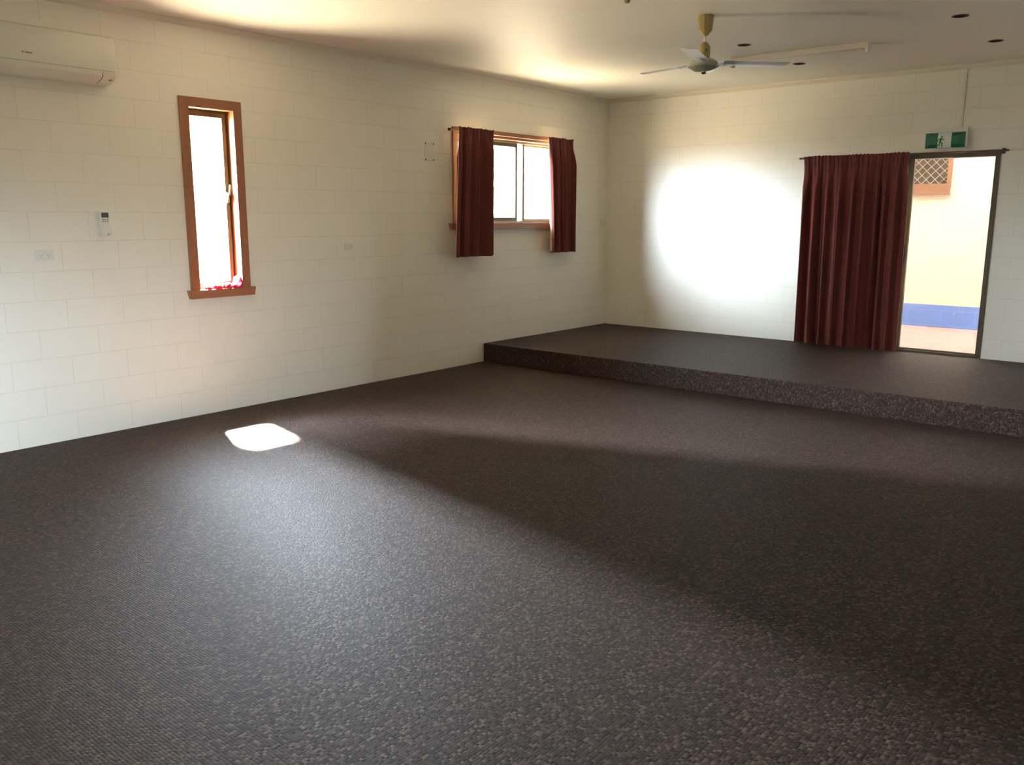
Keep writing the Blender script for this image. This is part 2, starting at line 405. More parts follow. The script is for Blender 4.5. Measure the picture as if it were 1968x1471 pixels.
# ------------------------------------------------------------------ windows
def ring(b, x0, x1, y0, y1, z0, z1, w, bev=0.0):
    b.box(x0, x1, y0, y0+w, z0, z1, bev); b.box(x0, x1, y1-w, y1, z0, z1, bev)
    b.box(x0, x1, y0+w, y1-w, z0, z0+w, bev); b.box(x0, x1, y0+w, y1-w, z1-w, z1, bev)
def timber_window(name, op, vis, sill_ear, base):
    """op: rough opening, vis: clear opening; lining boards, architrave and a sill board with cut ears"""
    r = struct_root(name, base)
    y0, y1, z0, z1 = vis
    b = MB(); b.box(-0.15, 0.0, op[0], y0, op[2], op[3]); b.box(-0.15, 0.0, y1, op[1], op[2], op[3])
    b.box(-0.15, 0.0, y0, y1, z1, op[3]); b.box(-0.15, 0.0, y0, y1, op[2], z0)
    b.build('lining', M_WOOD, r)
    b = MB(); a = 0.075; tk = 0.02
    b.box(0.0, tk, y0-a, y0, z0, z1+a, 0.002); b.box(0.0, tk, y1, y1+a, z0, z1+a, 0.002); b.build('architrave', M_WOOD, r)
    b = MB(); b.box(0.0, tk, y0, y1, z1, z1+a, 0.002); b.build('head_architrave', M_WOODH, r)
    b = MB(); s0, s1 = y0-a-sill_ear, y1+a+sill_ear
    b.prism([(s0, z0), (s1, z0), (s1-0.012, z0-0.066), (s0+0.018, z0-0.066)], 0, 0.0, 0.042, bev=0.002)
    b.build('window_sill', M_WOODH, r)
    return r
# narrow casement window
v1 = (-5.775, -5.394, 1.002, 2.388)
w1 = timber_window('window_1', W1, v1, 0.034, (0, -5.585, 1.0))
b = MB(); ring(b, -0.13, -0.085, v1[0], v1[1], v1[2], v1[3], 0.022)
b.build('outer_frame', M_BRONZE, w1)
b = MB(); ring(b, -0.115, -0.07, v1[0]+0.018, v1[1]-0.018, v1[2]+0.018, v1[3]-0.018, 0.034, 0.002)
sash = b.build('sash', M_BRONZE, w1)
b = MB(); b.quad((-0.093, v1[0]+0.05, v1[2]+0.05), (-0.093, v1[1]-0.05, v1[2]+0.05), (-0.093, v1[1]-0.05, v1[3]-0.05), (-0.093, v1[0]+0.05, v1[3]-0.05)); b.build('pane', M_GLASS, sash)
b = MB(); b.box(-0.07, -0.05, -5.447, -5.425, 1.68, 1.76, 0.004); b.tube([(-0.05, -5.436, 1.735), (-0.035, -5.436, 1.74), (-0.02, -5.437, 1.77), (-0.012, -5.438, 1.82)], 0.007); hd = b.build('handle', M_STEEL, sash, smooth=True); hd['label'] = 'pale metal casement catch'

# sliding window behind the curtains
v2 = (-2.797, -1.003, 1.507, 2.398)
w2 = timber_window('window_2', W2, v2, 0.06, (0, -1.9, 1.5))
b = MB(); ring(b, -0.14, -0.06, v2[0], v2[1], v2[2], v2[3], 0.022); b.build('outer_frame', M_ALU, w2)
b = MB(); b.box(-0.118, -0.082, -1.625, -1.592, v2[2]+0.02, v2[3]-0.02); b.build('mullion', M_BRONZE, w2)
b = MB(); ring(b, -0.092, -0.066, -2.76, -1.735, v2[2]+0.02, v2[3]-0.024, 0.038); s2 = b.build('sash', M_BRONZE, w2)
b = MB(); b.quad((-0.079, -2.73, 1.55), (-0.079, -1.77, 1.55), (-0.079, -1.77, 2.35), (-0.079, -2.73, 2.35)); b.build('pane', M_GLASS, s2)
b = MB(); ring(b, -0.118, -0.096, -1.60, -1.02, v2[2]+0.02, v2[3]-0.02, 0.022); f2 = b.build('fixed_light', M_ALU, w2)
b = MB(); b.quad((-0.107, -1.585, 1.54), (-0.107, -1.035, 1.54), (-0.107, -1.035, 2.36), (-0.107, -1.585, 2.36)); b.build('pane', M_GLASS, f2)

b = MB(); b.quad((-0.134, -2.77, 1.53), (-0.134, -1.03, 1.53), (-0.134, -1.03, 2.375), (-0.134, -2.77, 2.375)); b.build('dimming_or_insect_screen', M_DIMMING_MESH, w2)  # added mesh that dims the small window's daylight

# window in the right wall, out of the frame (its daylight reaches the near end of the room)
w3 = struct_root('window_3', (XR, -10.45, 1.25))
b = MB(); ring(b, XR+0.02, XR+0.10, *RW, 0.035); b.build('window_frame', M_WOOD, w3)
b = MB(); b.quad((XR+0.08, RW[0]+0.05, RW[2]+0.05), (XR+0.08, RW[1]-0.05, RW[2]+0.05), (XR+0.08, RW[1]-0.05, RW[3]-0.05), (XR+0.08, RW[0]+0.05, RW[3]-0.05)); b.build('pane', M_GLASS, w3)

# crimson cloth lying on the narrow window's sill
b = MB(); n, k = 46, 18; rows = []
for i in range(n):
    t = i/(n-1); y = -5.735 + t*0.335
    rad = 0.015 + 0.005*math.sin(t*23)+0.004*math.sin(t*51+1) + 0.030*math.exp(-((t-0.90)/0.09)**2) + 0.006*t
    rad *= min(1, (t*14+0.15), ((1-t)*16+0.15)); row = []
    for j in range(k):
        a = 2*PI*j/k; wr = 1+0.16*math.sin(3*a+t*19)+0.10*math.sin(5*a-t*33)
        row.append(b.bm.verts.new((0.012+0.003*math.sin(t*17)+1.25*rad*wr*math.cos(a), y+0.004*math.sin(a*2+t*30), v1[2]+max(0.0005, 0.75*rad+rad*wr*math.sin(a)))))
    rows.append(row)
for i in range(n-1):
    for j in range(k): b.bm.faces.new((rows[i][j], rows[i][(j+1) % k], rows[i+1][(j+1) % k], rows[i+1][j]))
b.bm.faces.new(rows[0][::-1]); b.bm.faces.new(rows[-1]); bmesh.ops.recalc_face_normals(b.bm, faces=b.bm.faces[:])
tag(b.build('cloth', M_REDCL, smooth=True, angle=80), 'crumpled crimson cloth lying along the sill of the tall narrow window', 'cloth')

# ------------------------------------------------------------------ curtains
def curtain(name, label, horiz, a_top, a_bot, b_top, b_bot, off, zt, zb, folds, seed, side, nu=260, nz=46, group=None, amp=0.03, zb2=None, ret=0.0):
    """hanging panel; horiz axis 0/1, a/b = its two edges at top and hem, off = distance of the track from the wall plane"""
    r = random.Random(seed)
    # irregular fold phases
    ws = [r.uniform(0.55, 1.6) for _ in range(folds)]; tot = sum(ws); acc = [0]
    for w in ws: acc.append(acc[-1]+w/tot)
    amps = [r.uniform(0.6, 1.3) for _ in range(folds)]
    b = MB(); grid = []; lb = MB(); lgrid = []
    for j in range(nz+1):
        v = j/nz; row = []; lrow = []                          # v=0 top
        for i in range(nu+1):
            u = i/nu
            k = min(folds-1, max(i_ for i_ in range(folds) if acc[i_] <= u + 1e-9)); lu = (u-acc[k])/(acc[k+1]-acc[k])
            fold = math.sin(2*PI*lu) + 0.28*math.sin(4*PI*lu+1.1+k)
            drape = min(1.0, max(0.0, (v-0.035)/0.22)); drape = drape*drape*(3-2*drape)
            head = 1-min(1, max(0, (v-0.05)/0.06))
            gather = math.sin(u*folds*2*PI*3.1+2*math.sin(u*9))*0.5+math.sin(u*folds*2*PI*5.3+1)*0.3
            d = amp*amps[k]*fold*(0.26+0.74*drape) + 0.008*head*gather + 0.006*math.sin(u*11+v*3.2+seed)
            e0 = a_top+(a_bot-a_top)*v; e1 = b_top+(b_bot-b_top)*v
            pinch = 0.012*math.sin(PI*min(1, v/0.16)) if v < 0.16 else 0
            e0 += pinch; e1 -= pinch
            h = e0+(e1-e0)*u + 0.010*drape*math.sin(2*PI*lu+0.7+v*1.5)
            zbb = zb if zb2 is None else zb+(zb2-zb)*u
            z = zt+(zbb-zt)*v
            if j == 0: z += 0.010*abs(math.sin(u*folds*2*PI*1.55+0.6))*(0.6+0.4*math.sin(u*17+seed))-0.004
            if ret: d -= (off+d-0.012)*max(0.0, (u-(1-ret))/ret)**0.8
            w = side*(off+d)
            row.append(b.bm.verts.new((h, w, z) if horiz == 0 else (w, h, z)))
            wl = w-side*0.007; lrow.append(lb.bm.verts.new((h, wl, z-0.012 if j == 0 else z+(0.012 if j == nz else 0)) if horiz == 0 else (wl, h, z-0.012 if j == 0 else z+(0.012 if j == nz else 0))))
        grid.append(row); lgrid.append(lrow)
    for j in range(nz):
        for i in range(nu):
            b.bm.faces.new((grid[j][i], grid[j][i+1], grid[j+1][i+1], grid[j+1][i])); lb.bm.faces.new((lgrid[j][i], lgrid[j][i+1], lgrid[j+1][i+1], lgrid[j+1][i]))
    bmesh.ops.recalc_face_normals(b.bm, faces=b.bm.faces[:])
    # give the fabric its thickness
    bmesh.ops.solidify(b.bm, geom=b.bm.faces[:], thickness=0.003)
    o = b.build(name, M_CURT, smooth=True, angle=75); tag(o, label, 'curtain', group)
    ln = lb.build('lining', M_LINING, o, smooth=True, angle=75); ln['label'] = 'cream lining on the back of the curtain'; return o
curtain('curtain', 'short maroon curtain at the left side of the small window', 1, -2.91, -2.985, -2.365, -2.36, 0.130, 2.462, 1.165, 4, 3, 1, nu=180, amp=0.056)
curtain('curtain', 'short maroon curtain at the right side of the small window, nearest the corner', 1, -1.42, -1.365, -0.885, -0.85, 0.130, 2.462, 1.163, 4, 11, 1, nu=180, amp=0.052, ret=0.14)
curtain('curtain', 'floor length maroon curtain drawn over the left half of the doorway', 0, 2.578, 2.597, 3.650, 3.668, 0.105, 2.214, SZ+0.012, 9, 5, -1, nu=420, amp=0.040, zb2=SZ+0.003)
# rods
t = thing('curtain_rod', 'thin olive curtain rod above the doorway, carrying the long curtain', 'curtain rod', (2.516, -0.09, 2.195))
b = MB(); b.tube([(2.516, -0.072, 2.196), (4.515, -0.072, 2.196)], 0.010, 12); b.build('rod', M_BRONZE, t, smooth=True)
for x in (2.60, 4.46):
    b = MB(); b.box(x-0.008, x+0.008, -0.072, 0.0, 2.190, 2.202); b.box(x-0.015, x+0.015, -0.004, 0.0, 2.17, 2.222); b.build('bracket', M_BRONZE, t)
t = thing('curtain_track', 'slim timber coloured curtain track above the small window', 'curtain track', (0.03, -1.9, 2.43))
b = MB(); b.box(0.046, 0.066, -2.955, -0.99, 2.424, 2.442, 0.002); b.build('track', M_WOODH, t)
b = MB(); b.box(0.044, 0.068, -2.975, -2.955, 2.420, 2.446, 0.003); b.build('end_cap', M_DARK, t)
for y in (-2.88, -1.9, -1.03):
    b = MB(); b.box(0.0195, 0.046, y-0.012, y+0.012, 2.428, 2.438); b.build('bracket', M_WOODH, t)

# ------------------------------------------------------------------ doorway (sliding door, slid open behind the curtain)
d1 = struct_root('door_1', (3.53, 0.0, SZ))
b = MB(); x0, x1, z0, z1 = DR
b.box(x0, x0+0.04, -0.012, 0.10, z0, z1); b.box(x1-0.042, x1, -0.012, 0.10, z0, z1)
b.box(x0+0.04, x1-0.042, -0.016, 0.10, z1-0.046, z1)
b.build('door_frame', M_BRONZE, d1)
b = MB(); b.box(x0+0.04, x1-0.042, -0.02, 0.10, z0, z0+0.022); b.box(x0+0.04, x1-0.042, 0.018, 0.026, z0+0.022, z0+0.034); b.box(x0+0.04, x1-0.042, 0.062, 0.070, z0+0.022, z0+0.034); b.build('door_sill', M_BRONZE, d1)
def glazed(name, xa, xb, ya, yb, w):
    b = MB(); za, zb = z0+0.034, z1-0.046
    b.box(xa, xa+w, ya, yb, za, zb); b.box(xb-w, xb, ya, yb, za, zb); b.box(xa+w, xb-w, ya, yb, za, za+0.09); b.box(xa+w, xb-w, ya, yb, zb-0.06, zb)
    o = b.build(name, M_BRONZE, d1)
    m = (ya+yb)/2; b = MB(); b.quad((xa+w, m, za+0.09), (xb-w, m, za+0.09), (xb-w, m, zb-0.06), (xa+w, m, zb-0.06)); b.build('pane', M_GLASS, o); return o
glazed('fixed_panel', x0+0.04, 3.56, 0.055, 0.085, 0.05)
sp_ = glazed('sliding_panel', 2.70, 3.672, 0.010, 0.045, 0.055)
b = MB(); b.box(3.624, 3.660, -0.012, 0.010, 1.12, 1.30, 0.004); b.build('lock', M_DARK, sp_)

# ------------------------------------------------------------------ exit sign
EX0, EX1, EZ0, EZ1 = 3.768, 4.142, 2.237, 2.431
t = thing('exit_sign', 'green and white running man exit sign above the doorway', 'exit sign', ((EX0+EX1)/2, -0.03, EZ0))
MB().box(EX0, EX1, -0.062, 0.0, EZ0, EZ1, 0.005).build('casing', M_WPL, t, smooth=True)
# bulged acrylic face: hipped panel, creased towards its four corners
gx0, gx1, gz0, gz1 = EX0+0.004, EX1-0.010, EZ0+0.006, EZ1-0.044
b = MB(); yb, yf = -0.0625, -0.078; ins = 0.052; zm0, zm1 = gz0+0.030, gz1-0.030
A = [(gx0, yb, gz0), (gx1, yb, gz0), (gx1, yb, gz1), (gx0, yb, gz1)]
Bq = [(gx0+ins, yf, zm0), (gx1-ins, yf, zm0), (gx1-ins, yf, zm1), (gx0+ins, yf, zm1)]
for i in range(4): b.quad(A[i], A[(i+1) % 4], Bq[(i+1) % 4], Bq[i])
b.quad(*Bq); b.quad(*A[::-1]); bmesh.ops.remove_doubles(b.bm, verts=b.bm.verts[:], dist=1e-6); bmesh.ops.recalc_face_normals(b.bm, faces=b.bm.faces[:])
pn = b.build('green_panel', M_GREEN, t)
# pictogram: white doorway with a green running figure in its left half
def faceY(z):
    if z < zm0: return yb+(yf-yb)*(z-gz0)/(zm0-gz0)
    if z > zm1: return yb+(yf-yb)*(gz1-z)/(gz1-zm1)
    return yf
dx0, dx1 = 3.888, 4.010
b = MB(); zz = [gz0+0.002, zm0, zm1, gz1-0.002]
for a_, c_ in zip(zz[:-1], zz[1:]):
    b.quad((dx0, faceY(a_)-0.0012, a_), (dx1, faceY(a_)-0.0012, a_), (dx1, faceY(c_)-0.0012, c_), (dx0, faceY(c_)-0.0012, c_))
dw = b.build('doorway_symbol', M_EXWHITE, t)
def strip(b, pts, w, y):
    for (p, q) in zip(pts[:-1], pts[1:]):
        d = Vector((q[0]-p[0], 0, q[1]-p[1])); n_ = Vector((-d.z, 0, d.x)).normalized()*w; e = d.normalized()*w*0.5
        P0, P1 = Vector((p[0], y, p[1]))-e, Vector((q[0], y, q[1]))+e
        b.quad(P0+n_, P1+n_, P1-n_, P0-n_)
b = MB(); fx, fz, yy = 3.915, 2.303, yf-0.0025
strip(b, [(fx+0.004, fz+0.030), (fx-0.004, fz-0.006)], 0.0085, yy)                        # trunk
strip(b, [(fx+0.004, fz+0.028), (fx-0.018, fz+0.020), (fx-0.024, fz+0.002)], 0.0036, yy-0.0004)   # trailing arm
strip(b, [(fx+0.005, fz+0.028), (fx+0.020, fz+0.016), (fx+0.030, fz+0.024)], 0.0036, yy-0.0004)   # leading arm
strip(b, [(fx-0.004, fz-0.006), (fx+0.018, fz-0.016), (fx+0.012, fz-0.042), (fx+0.020, fz-0.044)], 0.0046, yy-0.0008)   # front leg
strip(b, [(fx-0.004, fz-0.006), (fx-0.010, fz-0.030), (fx-0.030, fz-0.036)], 0.0046, yy-0.0008)   # rear leg
hd_ = [b.bm.verts.new((fx+0.010+0.0085*math.cos(a), yy-0.0004, fz+0.045+0.0085*math.sin(a))) for a in [2*PI*k/18 for k in range(18)]]; b.bm.faces.new(hd_)
b.build('running_figure', M_GREEN, t)

# conduit from the ceiling to the sign
tag(MB().box(4.058, 4.080, -0.016, 0.0, EZ1, H-0.04, 0.003).build('cable_conduit', M_WPL), 'white cable conduit running up the wall from the exit sign to the ceiling', 'conduit')

# ------------------------------------------------------------------ ceiling fan
FX, FY = 3.083, -3.43
fan = thing('ceiling_fan', 'white three blade ceiling fan with a tan rod cover', 'ceiling fan', (FX, FY, H))
MB().lathe([(0.058, 0), (0.060, -0.006), (0.0595, -0.014), (0.050, -0.100), (0.045, -0.108), (0.018, -0.138), (0.014, -0.142)], (FX, FY, H), 10).build('canopy', M_TAN, fan)
MB().lathe([(0.008, -0.13), (0.008, -0.22)], (FX, FY, H), 16).build('rod', M_WPL, fan, smooth=True)
cpl = MB().lathe([(0.014, -0.182), (0.020, -0.186), (0.040, -0.212), (0.041, -0.216), (0.041, -0.285), (0.036, -0.300)], (FX, FY, H), 24).build('rod_cover', M_TAN, fan, smooth=True)
MB().box(FX+0.026, FX+0.036, FY-0.034, FY-0.026, H-0.252, H-0.238, 0.002).build('bolt', M_DARK, cpl)
hub = MB().lathe([(0.036, -0.292), (0.060, -0.296), (0.094, -0.316), (0.102, -0.330), (0.104, -0.345), (0.112, -0.352), (0.113, -0.358), (0.100, -0.366), (0.080, -0.378), (0.060, -0.388), (0.030, -0.394)], (FX, FY, H), 48).build('motor_housing', M_FANG, fan, smooth=True)
MB().lathe([(0.018, -0.393), (0.016, -0.402), (0.006, -0.406)], (FX, FY, H), 20).build('bottom_cap', M_DARK, hub, smooth=True)
BZ = H-0.326
blade_me = None
for ang in (47, 167, 287):
    b = MB(); nL, nW = 16, 8; g = []
    R0, R1 = 0.135, 0.640
    for i in range(nL+1):
        u = i/nL; r_ = R0+(R1-R0)*u; row = []
        wd = 0.128-0.010*u
        for j in range(nW+1):
            v = j/nW-0.5
            rr = r_ - (0.05*(v+0.5) if i == nL else 0.05*(v+0.5)*u)
            zc = -0.012*math.cos(v*PI)*0.6 - v*wd*math.tan(math.radians(7))
            row.append((rr, v*wd, zc))
        g.append([b.bm.verts.new(p) for p in row])
    for i in range(nL):
        for j in range(nW): b.bm.faces.new((g[i][j], g[i+1][j], g[i+1][j+1], g[i][j+1]))
    bmesh.ops.recalc_face_normals(b.bm, faces=b.bm.faces[:])
    bmesh.ops.solidify(b.bm, geom=b.bm.faces[:], thickness=0.002)
    b.bm.transform(Matrix.Translation((FX, FY, BZ)) @ Matrix.Rotation(math.radians(ang), 4, 'Z'))
    bl = b.build('blade', M_FANW, fan, smooth=True, angle=40)
    b = MB(); tilt = Matrix.Rotation(math.radians(-7), 4, 'X')
    t1 = bmesh.new(); bmesh.ops.create_cube(t1, size=1.0)
    for v in t1.verts: v.co = Vector((0.085+0.16*(v.co.x+.5), v.co.y*(0.052 if v.co.x < 0 else 0.036), v.co.z*0.004-0.0105))
    b.merge(t1, tilt)
    for (px_, py_) in ((0.16, 0.012), (0.16, -0.012), (0.225, 0.0)):
        b2 = MB(); b2.lathe([(0.005, -0.016), (0.005, -0.012)], (px_, py_, 0), 10); m_ = bpy.data.meshes.new('t'); b2.bm.to_mesh(m_); b2.bm.free(); t2 = bmesh.new(); t2.from_mesh(m_); bpy.data.meshes.remove(m_); b.merge(t2, tilt)
    b.bm.transform(Matrix.Translation((FX, FY, BZ)) @ Matrix.Rotation(math.radians(ang), 4, 'Z'))
    b.build('blade_bracket', M_FANW, bl)

# ------------------------------------------------------------------ fluorescent batten (no tube fitted)
t = thing('fluorescent_batten', 'empty white fluorescent light batten on the ceiling behind the fan', 'light fitting', (3.1, -1.72, H))
b = MB(); b.box(2.47, 3.70, -1.752, -1.690, H-0.050, H, 0.004); b.build('batten_body', M_TRIM, t, smooth=True)
for x, sx in ((2.47, 1), (3.70, -1)):
    b = MB(); b.box(min(x, x+sx*0.022), max(x, x+sx*0.022), -1.748, -1.694, H-0.088, H-0.050, 0.003); e = b.build('lamp_holder', M_TRIM, t, smooth=True)
    b = MB(); b.box(min(x+sx*0.022, x+sx*0.03), max(x+sx*0.022, x+sx*0.03), -1.735, -1.707, H-0.082, H-0.058); b.build('pin_socket', M_GREYP, e)

# ------------------------------------------------------------------ downlights
dlab = ['recessed dark downlight just right of the ceiling fan', 'recessed dark downlight between the fluorescent batten and the back wall', 'recessed dark downlight nearest the top right corner of the photo', 'recessed dark downlight above the exit sign, close to the back wall at right']
def dl_mesh():
    b = MB(); b.lathe([(DR_R+0.007, 0.0), (DR_R+0.007, -0.003), (DR_R-0.003, -0.003), (DR_R-0.003, 0.0)], (0, 0, H), 40)
    b.bm.faces.ensure_lookup_table(); bmesh.ops.delete(b.bm, geom=[f for f in b.bm.faces if len(f.verts) > 4], context='FACES'); return b
proto = None
for i, (x, y) in enumerate(DL):
    if proto is None:
        proto = thing('downlight', dlab[i], 'downlight', (x, y, H), 'recessed downlights in the ceiling')
        b = dl_mesh(); b.bm.transform(Matrix.Translation((x, y, 0))); b.build('trim_ring', M_CAN, proto, smooth=True)
        b = MB(); b.lathe([(DR_R-0.002, -0.001), (DR_R-0.004, 0.085)], (x, y, H), 40)
        b.bm.faces.ensure_lookup_table(); bmesh.ops.delete(b.bm, geom=[f for f in b.bm.faces if len(f.verts) > 4 and f.calc_center_median().z < H+0.01], context='FACES')
        b.build('can', M_CAN, proto, smooth=True)
        MB().lathe([(0.028, 0.030), (0.030, 0.040), (0.020, 0.084)], (x, y, H), 24).build('lamp', M_BROWN, proto, smooth=True)
    else:
        r = proto.copy(); COL.objects.link(r); r.location = (x, y, H); r['label'] = dlab[i]
        for ch in list(proto.children):
            c = ch.copy(); COL.objects.link(c); c.parent = r
b = MB().lathe([(0.022, 0), (0.024, -0.008), (0.020, -0.022), (0.010, -0.030)], (2.905, -4.215, H), 24)
tag(b.build('ceiling_fitting', M_TAN, smooth=True), 'small brown round fitting on the ceiling at the top edge of the photo', 'ceiling fitting')

# ------------------------------------------------------------------ split system air conditioner
t = thing('air_conditioner', 'white split system air conditioner high on the left wall', 'air conditioner', (0, -6.795, 2.46))
ya, yb_ = -7.195, -6.394
prof = [(-0.003, 2.765), (0.165, 2.765), (0.188, 2.758), (0.198, 2.735), (0.202, 2.62), (0.200, 2.535), (0.194, 2.512), (0.176, 2.494), (0.10, 2.470), (0.03, 2.462), (-0.003, 2.462)]
b = MB(); b.prism(prof, 1, ya, yb_)
bmesh.ops.bevel(b.bm, geom=[e for e in b.bm.edges if (e.verts[0].co.y == e.verts[1].co.y and e.verts[0].co.x + e.verts[1].co.x > 0.08)], offset=0.018, segments=3, affect='EDGES', profile=0.5)
body = b.build('body', M_ACPL, t, smooth=True, angle=30)
b = MB(); b.prism([(0.2005, 2.530), (0.1955, 2.5085), (0.176, 2.4905), (0.10, 2.4665), (0.10, 2.4705), (0.176, 2.4945), (0.1935, 2.5125), (0.1985, 2.530)], 1, ya+0.03, yb_-0.105)
b.build('louvre', M_ACPL, t, smooth=True, angle=30)
b = MB(); b.prism([(0.1985, 2.5285), (0.1935, 2.5085), (0.174, 2.4903), (0.10, 2.4667), (0.10, 2.4715), (0.174, 2.495), (0.190, 2.513), (0.195, 2.53)], 1, yb_-0.105, yb_-0.100); b.build('louvre_gap', M_DARK, t)
b = MB(); b.prism([(0.150, 2.4855), (0.168, 2.4912), (0.168, 2.4885), (0.150, 2.4828)], 1, yb_-0.045, yb_-0.030); b.build('receiver_eye', M_GREYP, t)
b = MB()
for k, w in enumerate((0.007, 0.004, 0.008, 0.008, 0.007, 0.009)): b.box(0.2012, 0.2026, -7.005+k*0.0105, -7.005+k*0.0105+w, 2.586, 2.586+(0.010 if k else 0.014))
lg = b.build('logo', M_GREYP, t); lg['label'] = 'faint grey maker mark'
b = MB(); b.box(0.2005, 0.2030, ya+0.02, yb_-0.02, 2.5385, 2.5405); b.build('panel_seam', M_GREYP, t)

# ------------------------------------------------------------------ remote control in its wall holder
t = thing('remote_control', 'white air conditioner remote in a wall holder beside the tall window', 'remote control', (0.02, -6.487, 1.435))
b = MB(); b.prism([(-6.522, 1.604), (-6.458, 1.604), (-6.458, 1.46), (-6.522, 1.46)], 0, 0.014, 0.036, bev=0.004); rb = b.build('remote_body', M_WPL, t, smooth=True)
MB().box(0.0355, 0.0368, -6.515, -6.464, 1.562, 1.597, 0.0004).build('display', M_LCD, rb)
for yy_ in (-6.506, -6.490, -6.473):
    for zz_ in (1.548, 1.535):
        MB().box(0.0355, 0.0378, yy_-0.0052, yy_+0.0052, zz_-0.004, zz_+0.004, 0.001).build('button', M_GREYP, rb)
b = MB(); b.box(-0.003, 0.014, -6.526, -6.454, 1.436, 1.53, 0.003)
b.prism([(-6.524, 1.500), (-6.522, 1.45), (-6.518, 1.437), (-6.452, 1.437), (-6.446, 1.45), (-6.452, 1.482), (-6.456, 1.500)], 0, 0.036, 0.042, bev=0.002)
b.box(0.012, 0.038, -6.526, -6.521, 1.44, 1.50); b.box(0.012, 0.038, -6.457, -6.452, 1.44, 1.50); b.box(0.012, 0.040, -6.522, -6.456, 1.436, 1.446)
hl = b.build('holder', M_WPL, t, smooth=True)
b = MB(); b.box(0.0415, 0.0432, -6.487, -6.468, 1.441, 1.446); b.box(0.0415, 0.0432, -6.482, -6.470, 1.450, 1.453); b.build('holder_mark', M_GREYP, hl)

# ------------------------------------------------------------------ electrical plates
def outlet(label, yc, zc, group):
    t = thing('power_outlet', label, 'power outlet', (0, yc, zc), group)
    b = MB(); b.box(0, 0.011, yc-0.0595, yc+0.0595, zc-0.0345, zc+0.0345, 0.004); b.build('plate', M_WPL, t, smooth=True)
    for s in (-1, 1):
        c = yc+s*0.026
        b = MB()
        for (dy, dz, rot) in ((-0.007, 0.0, 0.5), (0.007, 0.0, -0.5), (0.0, -0.014, 0)):
            q = bmesh.new(); bmesh.ops.create_cube(q, size=1.0)
            for v in q.verts: v.co = Vector((v.co.x*0.002, v.co.y*0.0022, v.co.z*0.0085))
            b.merge(q, Matrix.Translation((0.0108, c+dy, zc-0.004+dz)) @ Matrix.Rotation(rot, 4, 'X'))
        b.build('socket_slots', M_GREYP, t)
        MB().box(0.010, 0.0145, yc+s*0.046-0.0085, yc+s*0.046+0.0085, zc+0.012, zc+0.022, 0.002).build('switch', M_WPL, t)
    return t
outlet('white double power outlet under the air conditioner, left of the remote', -6.911, 1.3145, 'double power outlets on the left wall')
outlet('white double power outlet on the left wall between the two windows', -4.268, 1.310, 'double power outlets on the left wall')
t = thing('wall_switch', 'small white switch plate beside the far corner', 'switch', (0, -0.088, 1.51))
MB().box(0, 0.012, -0.147, -0.030, 1.476, 1.546, 0.003).build('plate', M_WPL, t, smooth=True)
MB().box(0.010, 0.017, -0.100, -0.078, 1.497, 1.525, 0.002).build('rocker', M_WPL, t)
t = thing('blank_plate', 'blank square wall plate with four dark screws left of the small window', 'wall plate', (0, -3.195, 2.205))
b = MB(); b.box(-0.003, 0.006, -3.264, -3.126, 2.116, 2.294, 0.002); b.build('plate', M_WPL, t)
for y in (-3.252, -3.140):
    for z in (2.128, 2.282):
        MB().lathe([(0.0075, 0.005), (0.0075, 0.008), (0.004, 0.0095)], (0, y, z), 14, axis='x').build('screw', M_DARK, t, smooth=True)

# ------------------------------------------------------------------ outside: breezeway beyond the doorway
PZ = 0.178; OY = 2.60
struct(MB().box(-0.4, 8.6, 0.19, OY, PZ-0.12, PZ).build('pavement', M_PAVE))
wall('wall_outside', 1, OY, OY+0.2, -0.4, 8.6, PZ-0.12, 3.27, [], M_WO)
struct(MB().box(-0.4, 8.6, 0.20, OY, 3.27, 3.29).build('roof_sheet', M_ROOF))
struct(MB().box(-0.4, -0.19, 0.19, OY, PZ, 3.26).build('wall_leak_stop_left', M_WP))  # added end wall, closes a sky light leak into the breezeway
struct(MB().box(XR+0.19, 8.6, 0.0, 0.19, PZ-0.12, 3.26).build('wall_leak_stop_side', M_WP))  # added infill wall, keeps sky light out at the side
struct(MB().box(8.6, 8.8, 0.0, OY, PZ-0.12, 3.26).build('wall_leak_stop_right', M_WP))  # added far end, stops a light streak through the doorway
w4 = struct_root('window_4', (2.9, OY, 1.9))
ox0, ox1, oz0, oz1 = 2.30, 3.425, 1.975, 2.95
b = MB(); b.box(ox1-0.045, ox1, OY-0.05, OY, oz0-0.035, oz1+0.04); b.box(ox0, ox0+0.045, OY-0.05, OY, oz0-0.035, oz1+0.04); b.box(ox0+0.045, ox1-0.045, OY-0.05, OY, oz0-0.035, oz0+0.02); b.box(ox0+0.045, ox1-0.045, OY-0.05, OY, oz1, oz1+0.04); b.build('window_frame', M_WOODX, w4)
b = MB(); b.box(ox0-0.02, ox1-0.005, OY-0.085, OY, oz0-0.115, oz0-0.035); b.build('window_sill', M_WOODX, w4)
b = MB(); b.box(ox0+0.045, ox1-0.045, OY-0.012, OY-0.004, oz0+0.02, oz1); b.build('dark_screen', plain('dimming_or_insect_screen', (0.055, 0.036, 0.020), 0.8), w4)
b = MB(); P_ = 0.105
a0, a1, c0, c1 = ox0+0.045, ox1-0.045, oz0+0.02, oz1
def clipdiag(x, s):
    # diagonal through (x, c0) with slope s, clipped to the frame
    pts = []
    zA, zB = c0, c1
    xa, xb = x, x+(c1-c0)/s
    if s > 0:
        if xa < a0: zA = c0+(a0-x)*s; xa = a0
        if xb > a1: zB = c0+(a1-x)*s; xb = a1
    else:
        if xa > a1: zA = c0+(a1-x)*s; xa = a1
        if xb < a0: zB = c0+(a0-x)*s; xb = a0
    return ((xa, zA), (xb, zB)) if zB > zA+0.01 else None
k = -14
